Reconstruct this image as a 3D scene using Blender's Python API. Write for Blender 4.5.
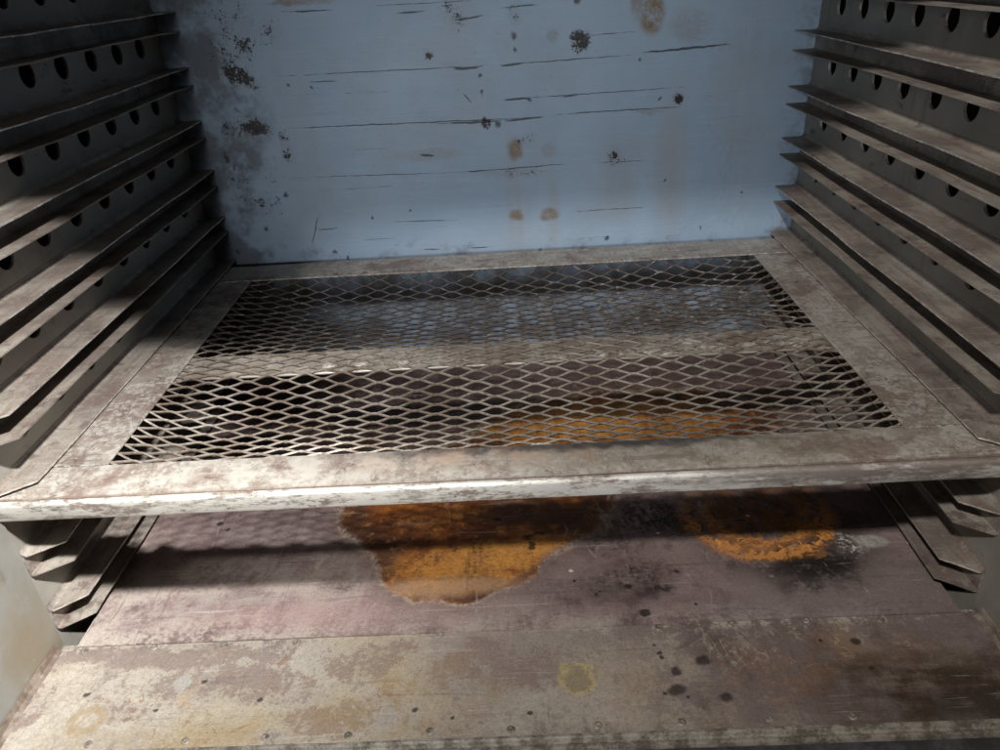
import bpy, bmesh, math, random
from mathutils import Vector, Matrix, noise as mn

for o in list(bpy.data.objects): bpy.data.objects.remove(o)
scene = bpy.context.scene
C = scene.collection
# ------------------------------------------------------------------ camera
CAM = Vector((0.020, -1.055, 0.558)); PITCH, YAW, ROLL, FPX = -0.5085, -0.0306, -0.0641, 735.0
def cam_axes():
    cp, sp, cy, sy = math.cos(PITCH), math.sin(PITCH), math.cos(YAW), math.sin(YAW)
    f = Vector((sy*cp, cy*cp, sp)); rt = Vector((cy, -sy, 0)); up = rt.cross(f)
    c, s = math.cos(ROLL), math.sin(ROLL)
    return c*rt + s*up, c*up - s*rt, f
RT, UP, FW = cam_axes()
cd = bpy.data.cameras.new('camera'); cam = bpy.data.objects.new('camera', cd); C.objects.link(cam)
cd.sensor_width = 36; cd.lens = FPX/1000*36; cd.clip_start = 0.01; cd.clip_end = 50
cam.matrix_world = Matrix(((RT.x, UP.x, -FW.x, CAM.x), (RT.y, UP.y, -FW.y, CAM.y), (RT.z, UP.z, -FW.z, CAM.z), (0, 0, 0, 1)))
cd.dof.use_dof = False
scene.camera = cam
def un(px, py, axis, val):            # photo pixel -> point on a plane of the place
    d = FW + RT*((px-500)/FPX) - UP*((py-375)/FPX)
    return CAM + d*((val-CAM[axis])/d[axis])
# ------------------------------------------------------------------ light
w = bpy.data.worlds.new('World'); scene.world = w; w.use_nodes = True
w.node_tree.nodes['Background'].inputs[0].default_value = (0.62, 0.70, 0.80, 1)
w.node_tree.nodes['Background'].inputs[1].default_value = 0.011
def lamp(name, kind, loc, target, power, col=(1, 1, 1), **kw):
    l = bpy.data.lights.new(name, kind); l.energy = power; l.color = col
    for k, v in kw.items(): setattr(l, k, v)
    o = bpy.data.objects.new(name, l); C.objects.link(o); o.location = loc
    o.rotation_euler = (Vector(target)-Vector(loc)).to_track_quat('-Z', 'Y').to_euler()
    return o
lamp('ceiling_lamp', 'AREA', (1.35, -1.80, 3.0), (-0.44, -0.56, 0.1), 2.2, (1, .975, .94), shape='RECTANGLE', size=.26, size_y=.12, spread=math.radians(13))
lamp('hall_lamp', 'SPOT', (-0.68, -1.84, 1.93), (0.20, -0.27, 0.12), 175, (1, .95, .89), spot_size=math.radians(29), spot_blend=.75, shadow_soft_size=.06)
lamp('back_wall_fill', 'SPOT', (-0.30, -2.45, 0.64), (0.05, 0, 0.35), 96, (.95, .98, 1.0), spot_size=math.radians(27), spot_blend=1.0, shadow_soft_size=.14)  # added fill spot standing in for room light, cone shaped for the back wall
scene.view_settings.view_transform = 'Standard'; scene.view_settings.look = 'None'
scene.view_settings.exposure = 0.12; scene.view_settings.gamma = 1.0
scene.render.engine = 'CYCLES'
scene.cycles.max_bounces = 5; scene.cycles.diffuse_bounces = 3; scene.cycles.glossy_bounces = 2
scene.render.resolution_x = 1024; scene.render.resolution_y = 768

# ------------------------------------------------------------------ node helpers
class S:                              # a scalar / colour / vector socket with operators
    def __init__(s, t, k): s.t, s.k = t, k
    def _m(s, op, *a, clamp=False): return s.t.math(op, s, *a, clamp=clamp)
    def __add__(s, o): return s._m('ADD', o)
    __radd__ = __add__
    def __sub__(s, o): return s._m('SUBTRACT', o)
    def __rsub__(s, o): return s.t.math('SUBTRACT', o, s)
    def __mul__(s, o): return s._m('MULTIPLY', o)
    __rmul__ = __mul__
    def __truediv__(s, o): return s._m('DIVIDE', o)
    def abs(s): return s._m('ABSOLUTE')
    def max(s, o): return s._m('MAXIMUM', o)
    def min(s, o): return s._m('MINIMUM', o)
    def step(s, a, b): return s.t.step(s, a, b)
class T:
    def __init__(t, name):
        t.m = bpy.data.materials.new(name); t.m.use_nodes = True; t.nt = t.m.node_tree; t.n = t.nt.nodes
        t.b = t.n['Principled BSDF']; t.out = t.n['Material Output']
        tc = t.n.new('ShaderNodeTexCoord'); t.P = tc.outputs['Object']
        sx = t.n.new('ShaderNodeSeparateXYZ'); t.nt.links.new(t.P, sx.inputs[0])
        t.x, t.y, t.z = (S(t, sx.outputs[i]) for i in range(3))
        t.cache = {}
    def put(t, sock, v):
        if isinstance(v, S): t.nt.links.new(v.k, sock)
        elif hasattr(v, 'is_output'): t.nt.links.new(v, sock)
        elif isinstance(v, tuple) and sock.type == 'RGBA' and len(v) == 3: sock.default_value = v+(1,)
        else: sock.default_value = v
    def math(t, op, *a, clamp=False):
        n = t.n.new('ShaderNodeMath'); n.operation = op; n.use_clamp = clamp
        for i, v in enumerate(a): t.put(n.inputs[i], v)
        return S(t, n.outputs[0])
    def step(t, v, a, b, lo=0., hi=1.):
        n = t.n.new('ShaderNodeMapRange'); n.interpolation_type = 'SMOOTHSTEP'
        if a > b: a, b, lo, hi = b, a, hi, lo
        for i, q in enumerate((v, a, b, lo, hi)): t.put(n.inputs[i], q)
        return S(t, n.outputs[0])
    def vec(t, scale=(1, 1, 1), loc=(0, 0, 0), src=None):
        n = t.n.new('ShaderNodeMapping'); t.put(n.inputs[0], src or t.P)
        n.inputs['Scale'].default_value = scale; n.inputs['Location'].default_value = loc
        return n.outputs[0]
    def noise(t, scale, detail=4, rough=.55, dist=0., stretch=(1, 1, 1), off=0., ridged=False):
        key = (scale, detail, rough, dist, stretch, off)
        if key in t.cache: return t.cache[key]
        n = t.n.new('ShaderNodeTexNoise'); n.inputs['Scale'].default_value = scale; n.inputs['Detail'].default_value = min(detail, 5 if scale < 60 else 3.5)
        n.inputs['Roughness'].default_value = rough; n.inputs['Distortion'].default_value = dist
        src = t.P
        if stretch != (1, 1, 1) or off or getattr(t, 'shift', None) is not None:
            src = t.vec(stretch, (off*3.1, off*1.7, off*2.3))
            if getattr(t, 'shift', None) is not None:
                a = t.n.new('ShaderNodeVectorMath'); a.operation = 'ADD'; t.nt.links.new(src, a.inputs[0]); t.nt.links.new(t.shift, a.inputs[1]); src = a.outputs[0]
        t.nt.links.new(src, n.inputs['Vector'])
        t.cache[key] = S(t, n.outputs[0]); return t.cache[key]
    def voro(t, scale, feature='F1', stretch=(1, 1, 1), off=0.):
        n = t.n.new('ShaderNodeTexVoronoi'); n.feature = feature; n.inputs['Scale'].default_value = scale
        t.nt.links.new(t.vec(stretch, (off, off*2, off*3)), n.inputs['Vector']); return S(t, n.outputs['Distance'])
    def mix(t, f, a, b, mode='MIX'):
        n = t.n.new('ShaderNodeMix'); n.data_type = 'RGBA'; n.blend_type = mode
        t.put(n.inputs[0], f); t.put(n.inputs[6], a); t.put(n.inputs[7], b)
        t.dep = n.outputs[2]
        return S(t, n.outputs[2])
    def acc(t, a, q):
        r = q if a is None else a.max(q); t.dep = r.k; return r
    def base(t, *a):                  # wobbled coordinates, re-based now and then so that few values are alive at once
        t.cnt = getattr(t, 'cnt', 0)+1
        if t.cnt % 8 == 0: t.bdep = getattr(t, 'dep', None); t.bc = {}
        if getattr(t, 'bdep', None) is None: return t.wobble(*a)
        if a not in t.bc:
            q = t.n.new('ShaderNodeVectorMath'); q.operation = 'MULTIPLY_ADD'; t.nt.links.new(t.bdep, q.inputs[0]); q.inputs[1].default_value = (1e-9,)*3
            t.nt.links.new(t.wobble(*a), q.inputs[2]); t.bc[a] = q.outputs[0]
        return t.bc[a]
    def wobble(t, scale=60., amp=.004, k=0):    # noise-shifted coordinates
        scale = 20. if scale <= 36 else (60. if scale <= 100 else 150.)
        key = ('w', scale, amp)
        if key not in t.cache:
            kn = ('wn', scale)
            if kn not in t.cache:
                n = t.n.new('ShaderNodeTexNoise'); n.inputs['Scale'].default_value = scale; n.inputs['Detail'].default_value = 2
                t.nt.links.new(t.P, n.inputs['Vector'])
                m = t.n.new('ShaderNodeVectorMath'); m.operation = 'SUBTRACT'; t.nt.links.new(n.outputs['Color'], m.inputs[0]); m.inputs[1].default_value = (.5,)*3
                t.cache[kn] = m.outputs[0]
            q = t.n.new('ShaderNodeVectorMath'); q.operation = 'MULTIPLY_ADD'; t.nt.links.new(t.cache[kn], q.inputs[0]); q.inputs[1].default_value = (2*amp,)*3
            t.nt.links.new(t.P, q.inputs[2]); t.cache[key] = q.outputs[0]
        return t.cache[key]
    def const(t, v):
        if ('c', v) not in t.cache:
            n = t.n.new('ShaderNodeValue'); n.outputs[0].default_value = v; t.cache[('c', v)] = S(t, n.outputs[0])
        return t.cache[('c', v)]
    cell = None                       # the patch of the sheet this copy of the material covers: marks that miss it are dropped
    def blob(t, c, r, rot=0., soft=.15, ws=60., wa=.004, k=0, ax='xy'):
        if t.cell:
            co, si = abs(math.cos(rot)), abs(math.sin(rot)); g = max(1+soft, 1.35)
            hx = (r[0]*co+r[1]*si)*g+wa+.010; hy = (r[0]*si+r[1]*co)*g+wa+.010
            if c[0]+hx < t.cell[0] or c[0]-hx > t.cell[1] or c[1]+hy < t.cell[2] or c[1]-hy > t.cell[3]: return t.const(0.), t.const(9.)
        n = t.n.new('ShaderNodeMapping'); n.vector_type = 'TEXTURE'; t.nt.links.new(t.base(ws, wa, k), n.inputs[0])
        if ax == 'xy': L, Sc, Ro = (c[0], c[1], 0), (r[0], r[1], 1e6), (0, 0, rot)
        else: L, Sc, Ro = (c[0], 0, c[1]), (r[0], 1e6, r[1]), (0, -rot, 0)
        n.inputs['Location'].default_value = L; n.inputs['Rotation'].default_value = Ro; n.inputs['Scale'].default_value = Sc
        l = t.n.new('ShaderNodeVectorMath'); l.operation = 'LENGTH'; t.nt.links.new(n.outputs[0], l.inputs[0])
        q = S(t, l.outputs['Value'])
        return q.step(1+soft, 1-soft), q
    def seg(t, a, b, wd, soft=.5, ws=18., wa=.002, k=0, ax='xz'):   # thin streak between two points
        L = math.hypot(b[0]-a[0], b[1]-a[1])
        return t.blob(((a[0]+b[0])/2, (a[1]+b[1])/2), (L/2, wd), math.atan2(b[1]-a[1], b[0]-a[0]), soft, ws, wa, k, ax)[0]
    def hair(t, c, a=.3, lo=(.06, .05, .045), hi=(.52, .49, .45)):
        h1 = t.noise(24, 3, .6, .5, stretch=(.35, 9, 1), off=41); h2 = t.noise(22, 3, .6, .6, stretch=(7, .5, 1), off=43); g = t.noise(620, 2, .6)
        c = t.mix(h1.step(.650, .675)*a, c, hi); c = t.mix(h2.step(.660, .685)*a, c, lo); c = t.mix(h1.step(.36, .325)*a, c, lo)
        return t.mix(1., c, g*.8+.61, 'MULTIPLY')
    def done(t, col, rough=.5, metal=0., bump=None, bs=.3, bd=.001, spec=.5):
        t.put(t.b.inputs['Base Color'], col); t.put(t.b.inputs['Roughness'], rough); t.put(t.b.inputs['Metallic'], metal)
        t.b.inputs['Specular IOR Level'].default_value = spec
        if bump is not None:
            n = t.n.new('ShaderNodeBump'); n.inputs['Strength'].default_value = bs; n.inputs['Distance'].default_value = bd
            t.put(n.inputs['Height'], bump); t.nt.links.new(n.outputs[0], t.b.inputs['Normal'])
        return t.m
def objshift(t, amt=7.):
    oi = t.n.new('ShaderNodeObjectInfo'); v = t.n.new('ShaderNodeVectorMath'); v.operation = 'MULTIPLY'
    cx = t.n.new('ShaderNodeCombineXYZ')
    for i in range(3): t.nt.links.new(oi.outputs['Random'], cx.inputs[i])
    t.nt.links.new(cx.outputs[0], v.inputs[0]); v.inputs[1].default_value = (amt, amt*1.7, amt*.6)
    t.shift = v.outputs[0]; return S(t, oi.outputs['Random'])

# ------------------------------------------------------------------ materials
def mat_runner():
    t = T('aged_runner_steel'); rnd = objshift(t)
    n = t.noise(14, 6, .65); s = t.noise(22, 5, .6, stretch=(6, .6, 6)); f = t.noise(160, 4, .6)
    c = t.mix(n.step(.36, .64), (.170, .142, .124), (.315, .285, .248))
    c = t.mix(s.step(.46, .66)*.60, c, (.175, .120, .102))
    c = t.mix(t.noise(30, 6, .7, off=3).step(.55, .66)*.65, c, (.085, .062, .056))
    c = t.mix(f.step(.55, .75)*.35, c, (.40, .37, .33))
    c = t.mix((t.noise(420, 2, .5).step(.66, .72))*.5, c, (.06, .05, .045))
    c = t.hair(c, .30)
    return t.done(c, f*.25+.42, .25, f*.6+n*1.5, .35, .0008)
def mat_edge():
    t = T('bare_sheared_edge'); n = t.noise(90, 4, .6)
    return t.done(t.mix(n.step(.4, .62), (.30, .26, .23), (.62, .59, .55)), .38, .45, n, .3, .0005)
def mat_wall():
    t = T('zinc_side_wall')
    n = t.noise(7, 6, .6); v = t.voro(55); f = t.noise(120, 4, .6); st = t.noise(10, 6, .65, stretch=(1, 3, .35), off=2)
    c = t.mix(n.step(.32, .68), (.215, .200, .170), (.320, .305, .270))
    c = t.mix(v.step(.1, .7)*.25, c, (.245, .250, .240))
    c = t.mix(st.step(.56, .72)*.5, c, (.17, .125, .085))
    c = t.mix(t.noise(17, 7, .75, off=5).step(.62, .70)*.6, c, (.135, .10, .085))
    c = t.mix(f.step(.62, .74)*.3, c, (.36, .36, .34))
    c = t.mix(t.noise(48, 5, .75, stretch=(1, .5, 1.6), off=9).step(.62, .68)*.7, c, (.055, .045, .040))
    return t.done(c, f*.25+.42, .25, f+n*2., .25, .0008)
def mat_jamb():
    t = T('pale_jamb_steel'); n = t.noise(8, 6, .6); f = t.noise(140, 4, .6); m = t.noise(24, 6, .7, off=3)
    c = t.mix(n.step(.32, .66), (.195, .185, .155), (.265, .270, .255))
    c = t.mix(t.noise(6, 5, .6, off=6).step(.48, .64)*.6, c, (.215, .170, .105))
    c = t.mix(m.step(.60, .68)*.5, c, (.15, .115, .09)); c = t.mix(f.step(.6, .72)*.3, c, (.34, .34, .32))
    return t.done(c, f*.2+.42, .2, f+n*2., .25, .0008)
def mat_back(cell):
    t = T('blue_back_wall'); t.cell = cell
    def Z(px, py):
        p = un(px, py, 1, 0.); return (p.x, p.z)
    n = t.noise(5, 4, .55); f = t.noise(220, 3, .65); m = t.noise(26, 5, .65)
    c = t.mix(n.step(.3, .7), (.218, .302, .408), (.268, .358, .462))
    c = t.mix(m.step(.45, .75)*.30, c, (.29, .365, .44))
    brush = t.noise(30, 4, .6, stretch=(.25, 1, 9))
    c = t.mix(brush.step(.5, .75)*.20, c, (.345, .435, .525))
    gr = t.noise(9, 5, .6, off=12)
    c = t.mix(gr.step(.52, .68)*.35, c, (.235, .275, .320))
    # grey-beige run-off streaks under the bolt marks
    run = t.noise(16, 4, .6, stretch=(3, 1, .25), off=4)
    acc = None
    for (px, py, h, wd, a) in ((545, 305, .06, .008, 1.3), (514, 215, .10, .011, .75), (549, 215, .09, .013, .55), (672, 170, .10, .022, .6), (530, 180, .13, .035, .25), (300, 150, .12, .03, .4), (745, 110, .14, .03, .35), (620, 170, .07, .03, .3)):
        q = t.blob(Z(px, py), (wd, h), soft=.7, ws=30, wa=.008, ax='xz')[0]*a
        acc = t.acc(acc, q)
    c = t.mix(acc*run.step(.25, .65)*.75, c, (.250, .240, .220))
    acc = None
    for (px, py, rx, rz, a) in ((515, 150, .010, .014, .85), (516, 215, .010, .008, .85), (549, 215, .013, .009, .8), (549, 150, .01, .01, .25), (652, 14, .015, .024, 1.), (640, -6, .012, .03, .6), (690, 25, .025, .02, .30), (553, 37, .008, .007, .45), (500, 172, .03, .006, .2), (650, 112, .02, .004, .4), (300, 2, .04, .004, .7), (430, 155, .05, .008, .2)):
        q = t.blob(Z(px, py), (rx, rz), soft=.40, ws=90, wa=.006, ax='xz')[0]*a
        acc = t.acc(acc, q)
    c = t.mix(acc*(m*.6+f*.4).step(.30, .58), c, (.165, .105, .045))
    # soot and chipped clusters
    sp = t.noise(75, 5, .8, off=1); grain = sp*.62+t.noise(330, 3, .7, off=2)*.38
    acc = None
    for (px, py, rx, rz, rot, a) in ((238, 76, .030, .012, -.55, .92), (228, 60, .020, .022, 0, .62), (236, 35, .035, .045, -.2, .50), (215, 70, .03, .03, 0, .36), (256, 128, .022, .011, -.25, .95), (238, 128, .028, .022, 0, .48), (262, 170, .04, .03, 0, .30), (287, 150, .010, .028, 0, .50), (240, 185, .018, .05, 0, .42), (265, 208, .03, .022, 0, .42), (300, 255, .02, .012, 0, .30), (580, 41, .013, .014, 0, .85), (580, 41, .026, .024, 0, .34), (615, 155, .012, .014, 0, .52), (520, 172, .035, .008, 0, .46), (515, 15, .010, .018, 0, .45), (455, 8, .022, .028, 0, .42), (520, 140, .022, .012, 0, .38), (486, 122, .008, .008, 0, .95), (678, 98, .006, .007, 0, .95), (428, 55, .006, .007, 0, .85), (270, 30, .02, .02, 0, .42), (380, 30, .05, .04, 0, .12), (226, 157, .005, .010, 0, .8)):
        q = t.blob(Z(px, py), (rx, rz), rot=rot, soft=.8, ws=50, wa=.008, ax='xz')[0]*a
        acc = t.acc(acc, q)
    c = t.mix((acc*.9).step(.1, .8)*.35, c, (.16, .13, .115))
    c = t.mix((grain+acc*.30).step(.64, .72)*acc.step(.03, .2)*.97, c, (.010, .007, .007))
    acc = None
    for (px, py, r) in ((660, 98, .0025), (498, 124, .004), (482, 92, .003), (514, 36, .004), (577, 0, .005), (480, 76, .0025), (530, 100, .0025), (607, 238, .0028), (742, 192, .002), (665, 180, .002), (540, 250, .003), (335, 252, .0035), (348, 258, .0025), (266, 229, .0035), (286, 195, .003), (238, 252, .0035), (372, 218, .002), (288, 85, .0025), (312, 88, .002), (700, 228, .002), (640, 60, .002), (410, 210, .002), (515, 50, .003)):
        q = t.blob(Z(px, py), (r*.9, r), soft=.6, ws=180, wa=.004, k=2, ax='xz')[0]
        acc = t.acc(acc, q)
    c = t.mix(acc*.85, c, (.025, .025, .028))
    # horizontal scratches
    br = t.noise(60, 4, .65, stretch=(1, 1, 3), off=6)
    acc = None
    for (x0, y0, x1, y1, wd, a) in ((440, 124, 500, 121, .0016, 1.), (505, 121, 545, 117, .0018, .9), (455, 69, 480, 67, .0022, 1.), (500, 66, 527, 63, .0018, 1.), (640, 53, 732, 44, .0018, 1.), (585, 36, 640, 31, .0008, .7), (505, 100, 530, 98, .0017, 1.), (560, 97, 580, 95, .0015, .9), (590, 163, 655, 160, .0008, .7), (465, 172, 490, 170, .0014, .9), (570, 212, 648, 207, .0009, .75), (280, 12, 335, 10, .0014, .8), (395, 14, 425, 11, .0014, .85), (315, 230, 340, 228, .0012, .8), (318, 216, 312, 247, .0010, .9), (385, 222, 460, 220, .0008, .75), (420, 250, 440, 249, .0012, .9), (470, 248, 490, 247, .0012, .9), (452, 21, 485, 15, .0014, .85), (500, 8, 540, 4, .0010, .75), (420, 155, 434, 156, .0022, .95), (462, 92, 472, 103, .0009, .9), (310, 82, 340, 81, .0009, .8), (700, 120, 760, 115, .0005, .55), (300, 192, 430, 184, .0006, .58), (360, 6, 470, 1, .0007, .65), (280, 96, 420, 90, .0005, .55), (340, 150, 400, 148, .0005, .6), (560, 240, 620, 236, .0005, .6), (360, 240, 400, 238, .0006, .7), (265, 77, 502, 65, .0008, .74), (495, 65.5, 642, 54, .0008, .78), (276, 129, 548, 117, .0010, .88), (498, 100, 698, 86, .0008, .76), (546, 115, 692, 106, .0010, .86), (288, 178, 484, 171.5, .0007, .72), (474, 171.8, 572, 163.5, .0009, .82)):
        q = t.seg(Z(x0, y0), Z(x1, y1), wd*.85, ws=50, wa=.0014, k=3, soft=.8)*a
        acc = t.acc(acc, q)
    scr = (acc*1.2+br*1.5).step(1.22, 1.66)
    c = t.mix(scr*.84, c, (.014, .014, .016))
    hl = t.noise(28, 5, .7, stretch=(.5, 1, 14), off=8)
    c = t.mix(hl.step(.63, .70)*.40, c, (.14, .155, .18))
    c = t.mix(t.noise(260, 2, .6, off=3).step(.66, .72)*gr.step(.4, .6)*.5, c, (.10, .10, .10))
    peel = t.blob(Z(715, 195), (.05, .09), soft=.7, ws=20, wa=.03, ax='xz')[0].max(t.blob(Z(735, 35), (.03, .03), soft=.7, ws=20, wa=.03, ax='xz')[0])
    blist = t.noise(75, 4, .65, off=9)
    tone_noise = t.noise(16, 5, .7, off=17); edge_shade = t.x.step(-.24, -.44)*.9+t.z.step(.235, .178)*.45+t.x.step(.36, .46)*.6
    c = t.mix((tone_noise+edge_shade*.28).step(.58, .80)*edge_shade.step(.0, .5)*.70, c, (.060, .055, .055))  # shade towards the wall's sides and foot painted in, broken up by noise
    low = t.z.step(.178, .150)*(tone_noise*.6+m*.4).step(.36, .60)  # darker brownish tone below shelf level
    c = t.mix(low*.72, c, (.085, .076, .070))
    bump = f*.25+m*1.0+n*3.+peel*blist.step(.45, .70)*.9-scr*1.5+brush*.6
    return t.done(c, m*.2+.42, 0., bump, .4, .0012, .3)
def frame_nodes(t, sil=(.475, .455, .420)):
    n = t.noise(9, 6, .65); m = t.noise(32, 7, .7); f = t.noise(170, 5, .65); s = t.noise(20, 6, .65, stretch=(.5, 3, 1), off=2)
    c = t.mix(n.step(.34, .62), (.220, .175, .150), (.340, .308, .268))
    c = t.mix((m*.55+f*.45).step(.46, .57)*.72, c, sil)
    c = t.mix(t.noise(13, 7, .72, off=4).step(.51, .61)*.65, c, (.172, .112, .096))
    c = t.mix(s.step(.60, .68)*.5, c, (.13, .10, .090))
    c = t.mix(t.noise(300, 3, .6).step(.64, .70)*.5, c, (.07, .06, .055))
    crack = t.noise(11, 3, .6, 1.4, off=7)
    c = t.mix((crack-.5).abs().step(.006, .001)*.65, c, (.075, .055, .045))
    return t.hair(c, .35), n, m, f
def mat_frame():
    t = T('worn_frame_steel'); objshift(t); c, n, m, f = frame_nodes(t)
    return t.done(c, f*.3+.35, .3, f+m*1.2+n, .4, .0008)
def mat_front():
    t = T('worn_front_rail_steel'); c, n, m, f = frame_nodes(t)
    # the rounded nose is rubbed bright, with flakes of brown scale left on it
    nose = t.y.step(-.5655, -.5668)*t.z.step(.1660, .1690)
    fl = t.noise(42, 7, .8, stretch=(.6, 1, 2.2), off=3)*.7+t.noise(190, 3, .7, stretch=(.5, 1, 2), off=4)*.3
    amt = fl.step(.57, .47)
    c = t.mix(nose*amt*.93, c, (.60, .585, .55))
    right = t.x.step(-.05, .30)
    c = t.mix(nose*t.noise(26, 7, .75, stretch=(.5, 1, 2), off=5).step(.42, .56)*right*.9, c, (.205, .165, .150))
    crease = ((t.z-.1862).abs()).step(.0008, .0002)*(t.y+.566).step(.002, .0)
    c = t.mix((t.y+.5642).abs().step(.0022, .0006)*m.step(.3, .55)*.85, c, (.135, .092, .070))
    top = t.y.step(-.565, -.562)
    l, _ = t.blob((-.12, -.545), (.22, .03), soft=.7, ws=20, wa=.03)
    c = t.mix(top*l*(m.step(.38, .6))*.75, c, (.47, .45, .405))
    g, _ = t.blob((.16, -.540), (.16, .02), soft=.6, ws=25, wa=.02)
    c = t.mix(top*g*m.step(.35, .62)*.7, c, (.16, .125, .085))
    k, _ = t.blob((.02, -.521), (.13, .009), soft=.7, ws=45, wa=.012)
    c = t.mix(top*k*.85, c, (.055, .05, .048))
    k, _ = t.blob((.13, -.520), (.09, .006), soft=.7, ws=45, wa=.012)
    c = t.mix(top*k*.85, c, (.05, .045, .043))
    r, _ = t.blob((-.02, -.535), (.10, .014), soft=.8, ws=45, wa=.012)
    c = t.mix(top*r*m.step(.42, .58)*.5, c, (.42, .25, .16))
    return t.done(c, f*.3+.32, .3, f+m*1.2+n, .4, .0008)
def mat_mesh():
    t = T('expanded_metal_steel'); n = t.noise(18, 5, .6); f = t.noise(200, 3, .6)
    c = t.mix(n.step(.35, .65), (.27, .22, .18), (.47, .43, .38))
    c = t.mix(f.step(.46, .62)*.55, c, (.12, .085, .065))
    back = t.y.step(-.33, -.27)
    c = t.mix(back*.55, c, (.105, .085, .075))  # rear bay shade put into the strand colour
    c = t.mix(back*t.noise(90, 3, .6, off=2).step(.55, .68)*.8, c, (.62, .60, .56))  # bright flecks painted as glints on the rear strands
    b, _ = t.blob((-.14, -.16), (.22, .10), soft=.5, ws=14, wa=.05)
    c = t.mix(b*.55, c, (.10, .10, .11))  # shade over the left rear painted into the mesh
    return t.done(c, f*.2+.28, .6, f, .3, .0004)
def mat_bar():
    t = T('crossbar_steel'); n = t.noise(14, 6, .65); f = t.noise(150, 5, .65); m = t.noise(40, 6, .7, off=2)
    c = t.mix(n.step(.35, .65), (.25, .205, .175), (.37, .345, .31))
    c = t.mix(m.step(.53, .62)*.6, c, (.56, .55, .52)); c = t.mix(t.noise(25, 6, .7, off=5).step(.56, .64)*.6, c, (.17, .125, .10))
    return t.done(c, .42, .35, f, .3, .0006)
def scale_nodes(t):
    n = t.noise(6, 6, .62); m = t.noise(24, 7, .72); f = t.noise(190, 5, .65)
    s = t.noise(40, 5, .65, stretch=(.35, 2.6, 1), off=2)
    return n, m, f, s
def mat_floor_rear(cell):
    t = T('stained_rear_floor_panel'); t.cell = cell; n, m, f, s = scale_nodes(t)
    Fp = lambda px, py: tuple(un(px, py, 2, .0205)[:2])
    c = t.mix(n.step(.34, .66), (.165, .116, .114), (.268, .200, .192))
    c = t.mix(s.step(.48, .70)*.35, c, (.315, .255, .245))
    c = t.mix(t.noise(34, 6, .72, off=31).step(.50, .66)*.6, c, (.090, .064, .064))
    # beige-grey worn zone towards the left and along the seam
    l, _ = t.blob((-.34, -.56), (.26, .10), soft=.8, ws=18, wa=.05)
    c = t.mix(l*(m*.7+f*.3).step(.40, .56)*.75, c, (.385, .345, .305))
    e = t.y.step(-.545, -.574)
    c = t.mix(e*(m*.6+f*.4).step(.44, .58)*.45, c, (.42, .38, .34))
    p, _ = t.blob(Fp(330, 615), (.13, .022), soft=.7, ws=25, wa=.02)
    c = t.mix(p*.55, c, (.33, .225, .215))
    # dark scuffs
    for (px, py, rx, ry, a) in ((245, 590, .02, .008, .6), (130, 625, .012, .007, .6), (165, 618, .012, .005, .6), (140, 560, .03, .02, .35), (225, 555, .03, .01, .5), (215, 605, .05, .012, .3)):
        q, _ = t.blob(Fp(px, py), (rx, ry), soft=.6, ws=60, wa=.012)
        c = t.mix(q*(m*.5+f*.5).step(.44, .56)*a, c, (.12, .09, .09))
    g, _ = t.blob(Fp(860, 600), (.11, .06), soft=.6, ws=20, wa=.02)
    c = t.mix(g*.6, c, (.205, .175, .170))
    # black smudges to the right of the big stain, plus front rail shadow painted darker
    for (px, py, rx, ry, a) in ((635, 572, .030, .016, .75), (655, 590, .015, .010, .8), (610, 545, .04, .015, .45), (585, 590, .05, .018, .3), (598, 515, .06, .03, .75), (660, 515, .05, .03, .75)):
        q, _ = t.blob(Fp(px, py), (rx, ry), soft=.6, ws=55, wa=.016)
        c = t.mix(q*(m*.55+f*.45).step(.40, .56)*(a+.15), c, (.028, .022, .023))
    for (px, py, r) in ((645, 613, .0048), (575, 581, .0016), (628, 586, .0034), (596, 595, .0016), (600, 592, .0014), (696, 604, .0016), (893, 628, .0015), (220, 524, .0035), (228, 530, .0025), (240, 516, .0014), (677, 571, .0025)):
        q, _ = t.blob(Fp(px, py), (r*1.1, r), soft=.3, ws=120, wa=.003, k=1)
        c = t.mix(q*.88, c, (.022, .018, .018))
    rear_dark = t.blob((-.20, -.17), (.24, .125), soft=.4, ws=20, wa=.03)[0]  # shade under the mesh at left, painted into the floor colour
    c = t.mix(rear_dark*(m*.6+n*.4).step(.30, .52)*.9, c, (.030, .020, .018))
    rear_dark = t.blob((.20, -.12), (.24, .09), soft=.5, ws=20, wa=.03)[0]
    c = t.mix(rear_dark*(m*.6+n*.4).step(.34, .56)*.7, c, (.085, .050, .040))
    # the big rust-orange spill: dark brown rim, orange pool, pale tide mark
    W = dict(ws=15, wa=.020, k=5)
    a1, q1 = t.blob((-.035, -.385), (.150, .112), soft=.06, **W)
    a2, q2 = t.blob((-.052, -.478), (.085, .060), soft=.10, **W)
    a3, q3 = t.blob((.150, -.262), (.200, .105), rot=.1, soft=.12, **W)
    q = q1.min(q2).min(q3)+(m-.5)*.22+(f-.5)*.10
    tide = (q-1.05).abs().step(.05, .008)*(m*.5+f*.5).step(.42, .58)
    tide0 = tide
    ring = m*.5+s*.2+f*.3
    body = t.mix(ring.step(.36, .60), (.150, .042, .012), (.400, .135, .026))
    body = t.mix((q-.90).abs().step(.17, .04)*.85, body, (.090, .046, .032))
    body = t.mix(t.noise(18, 5, .65, off=21).step(.44, .60)*.72, body, (.070, .024, .010))
    body = t.mix(t.noise(52, 5, .75, off=23).step(.53, .62)*.5, body, (.62, .27, .055))
    body = t.mix(t.noise(120, 4, .7, off=25).step(.58, .66)*.55, body, (.055, .026, .014))
    o1, _ = t.blob(Fp(480, 560), (.085, .024), rot=.05, soft=.45, ws=40, wa=.014)
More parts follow.
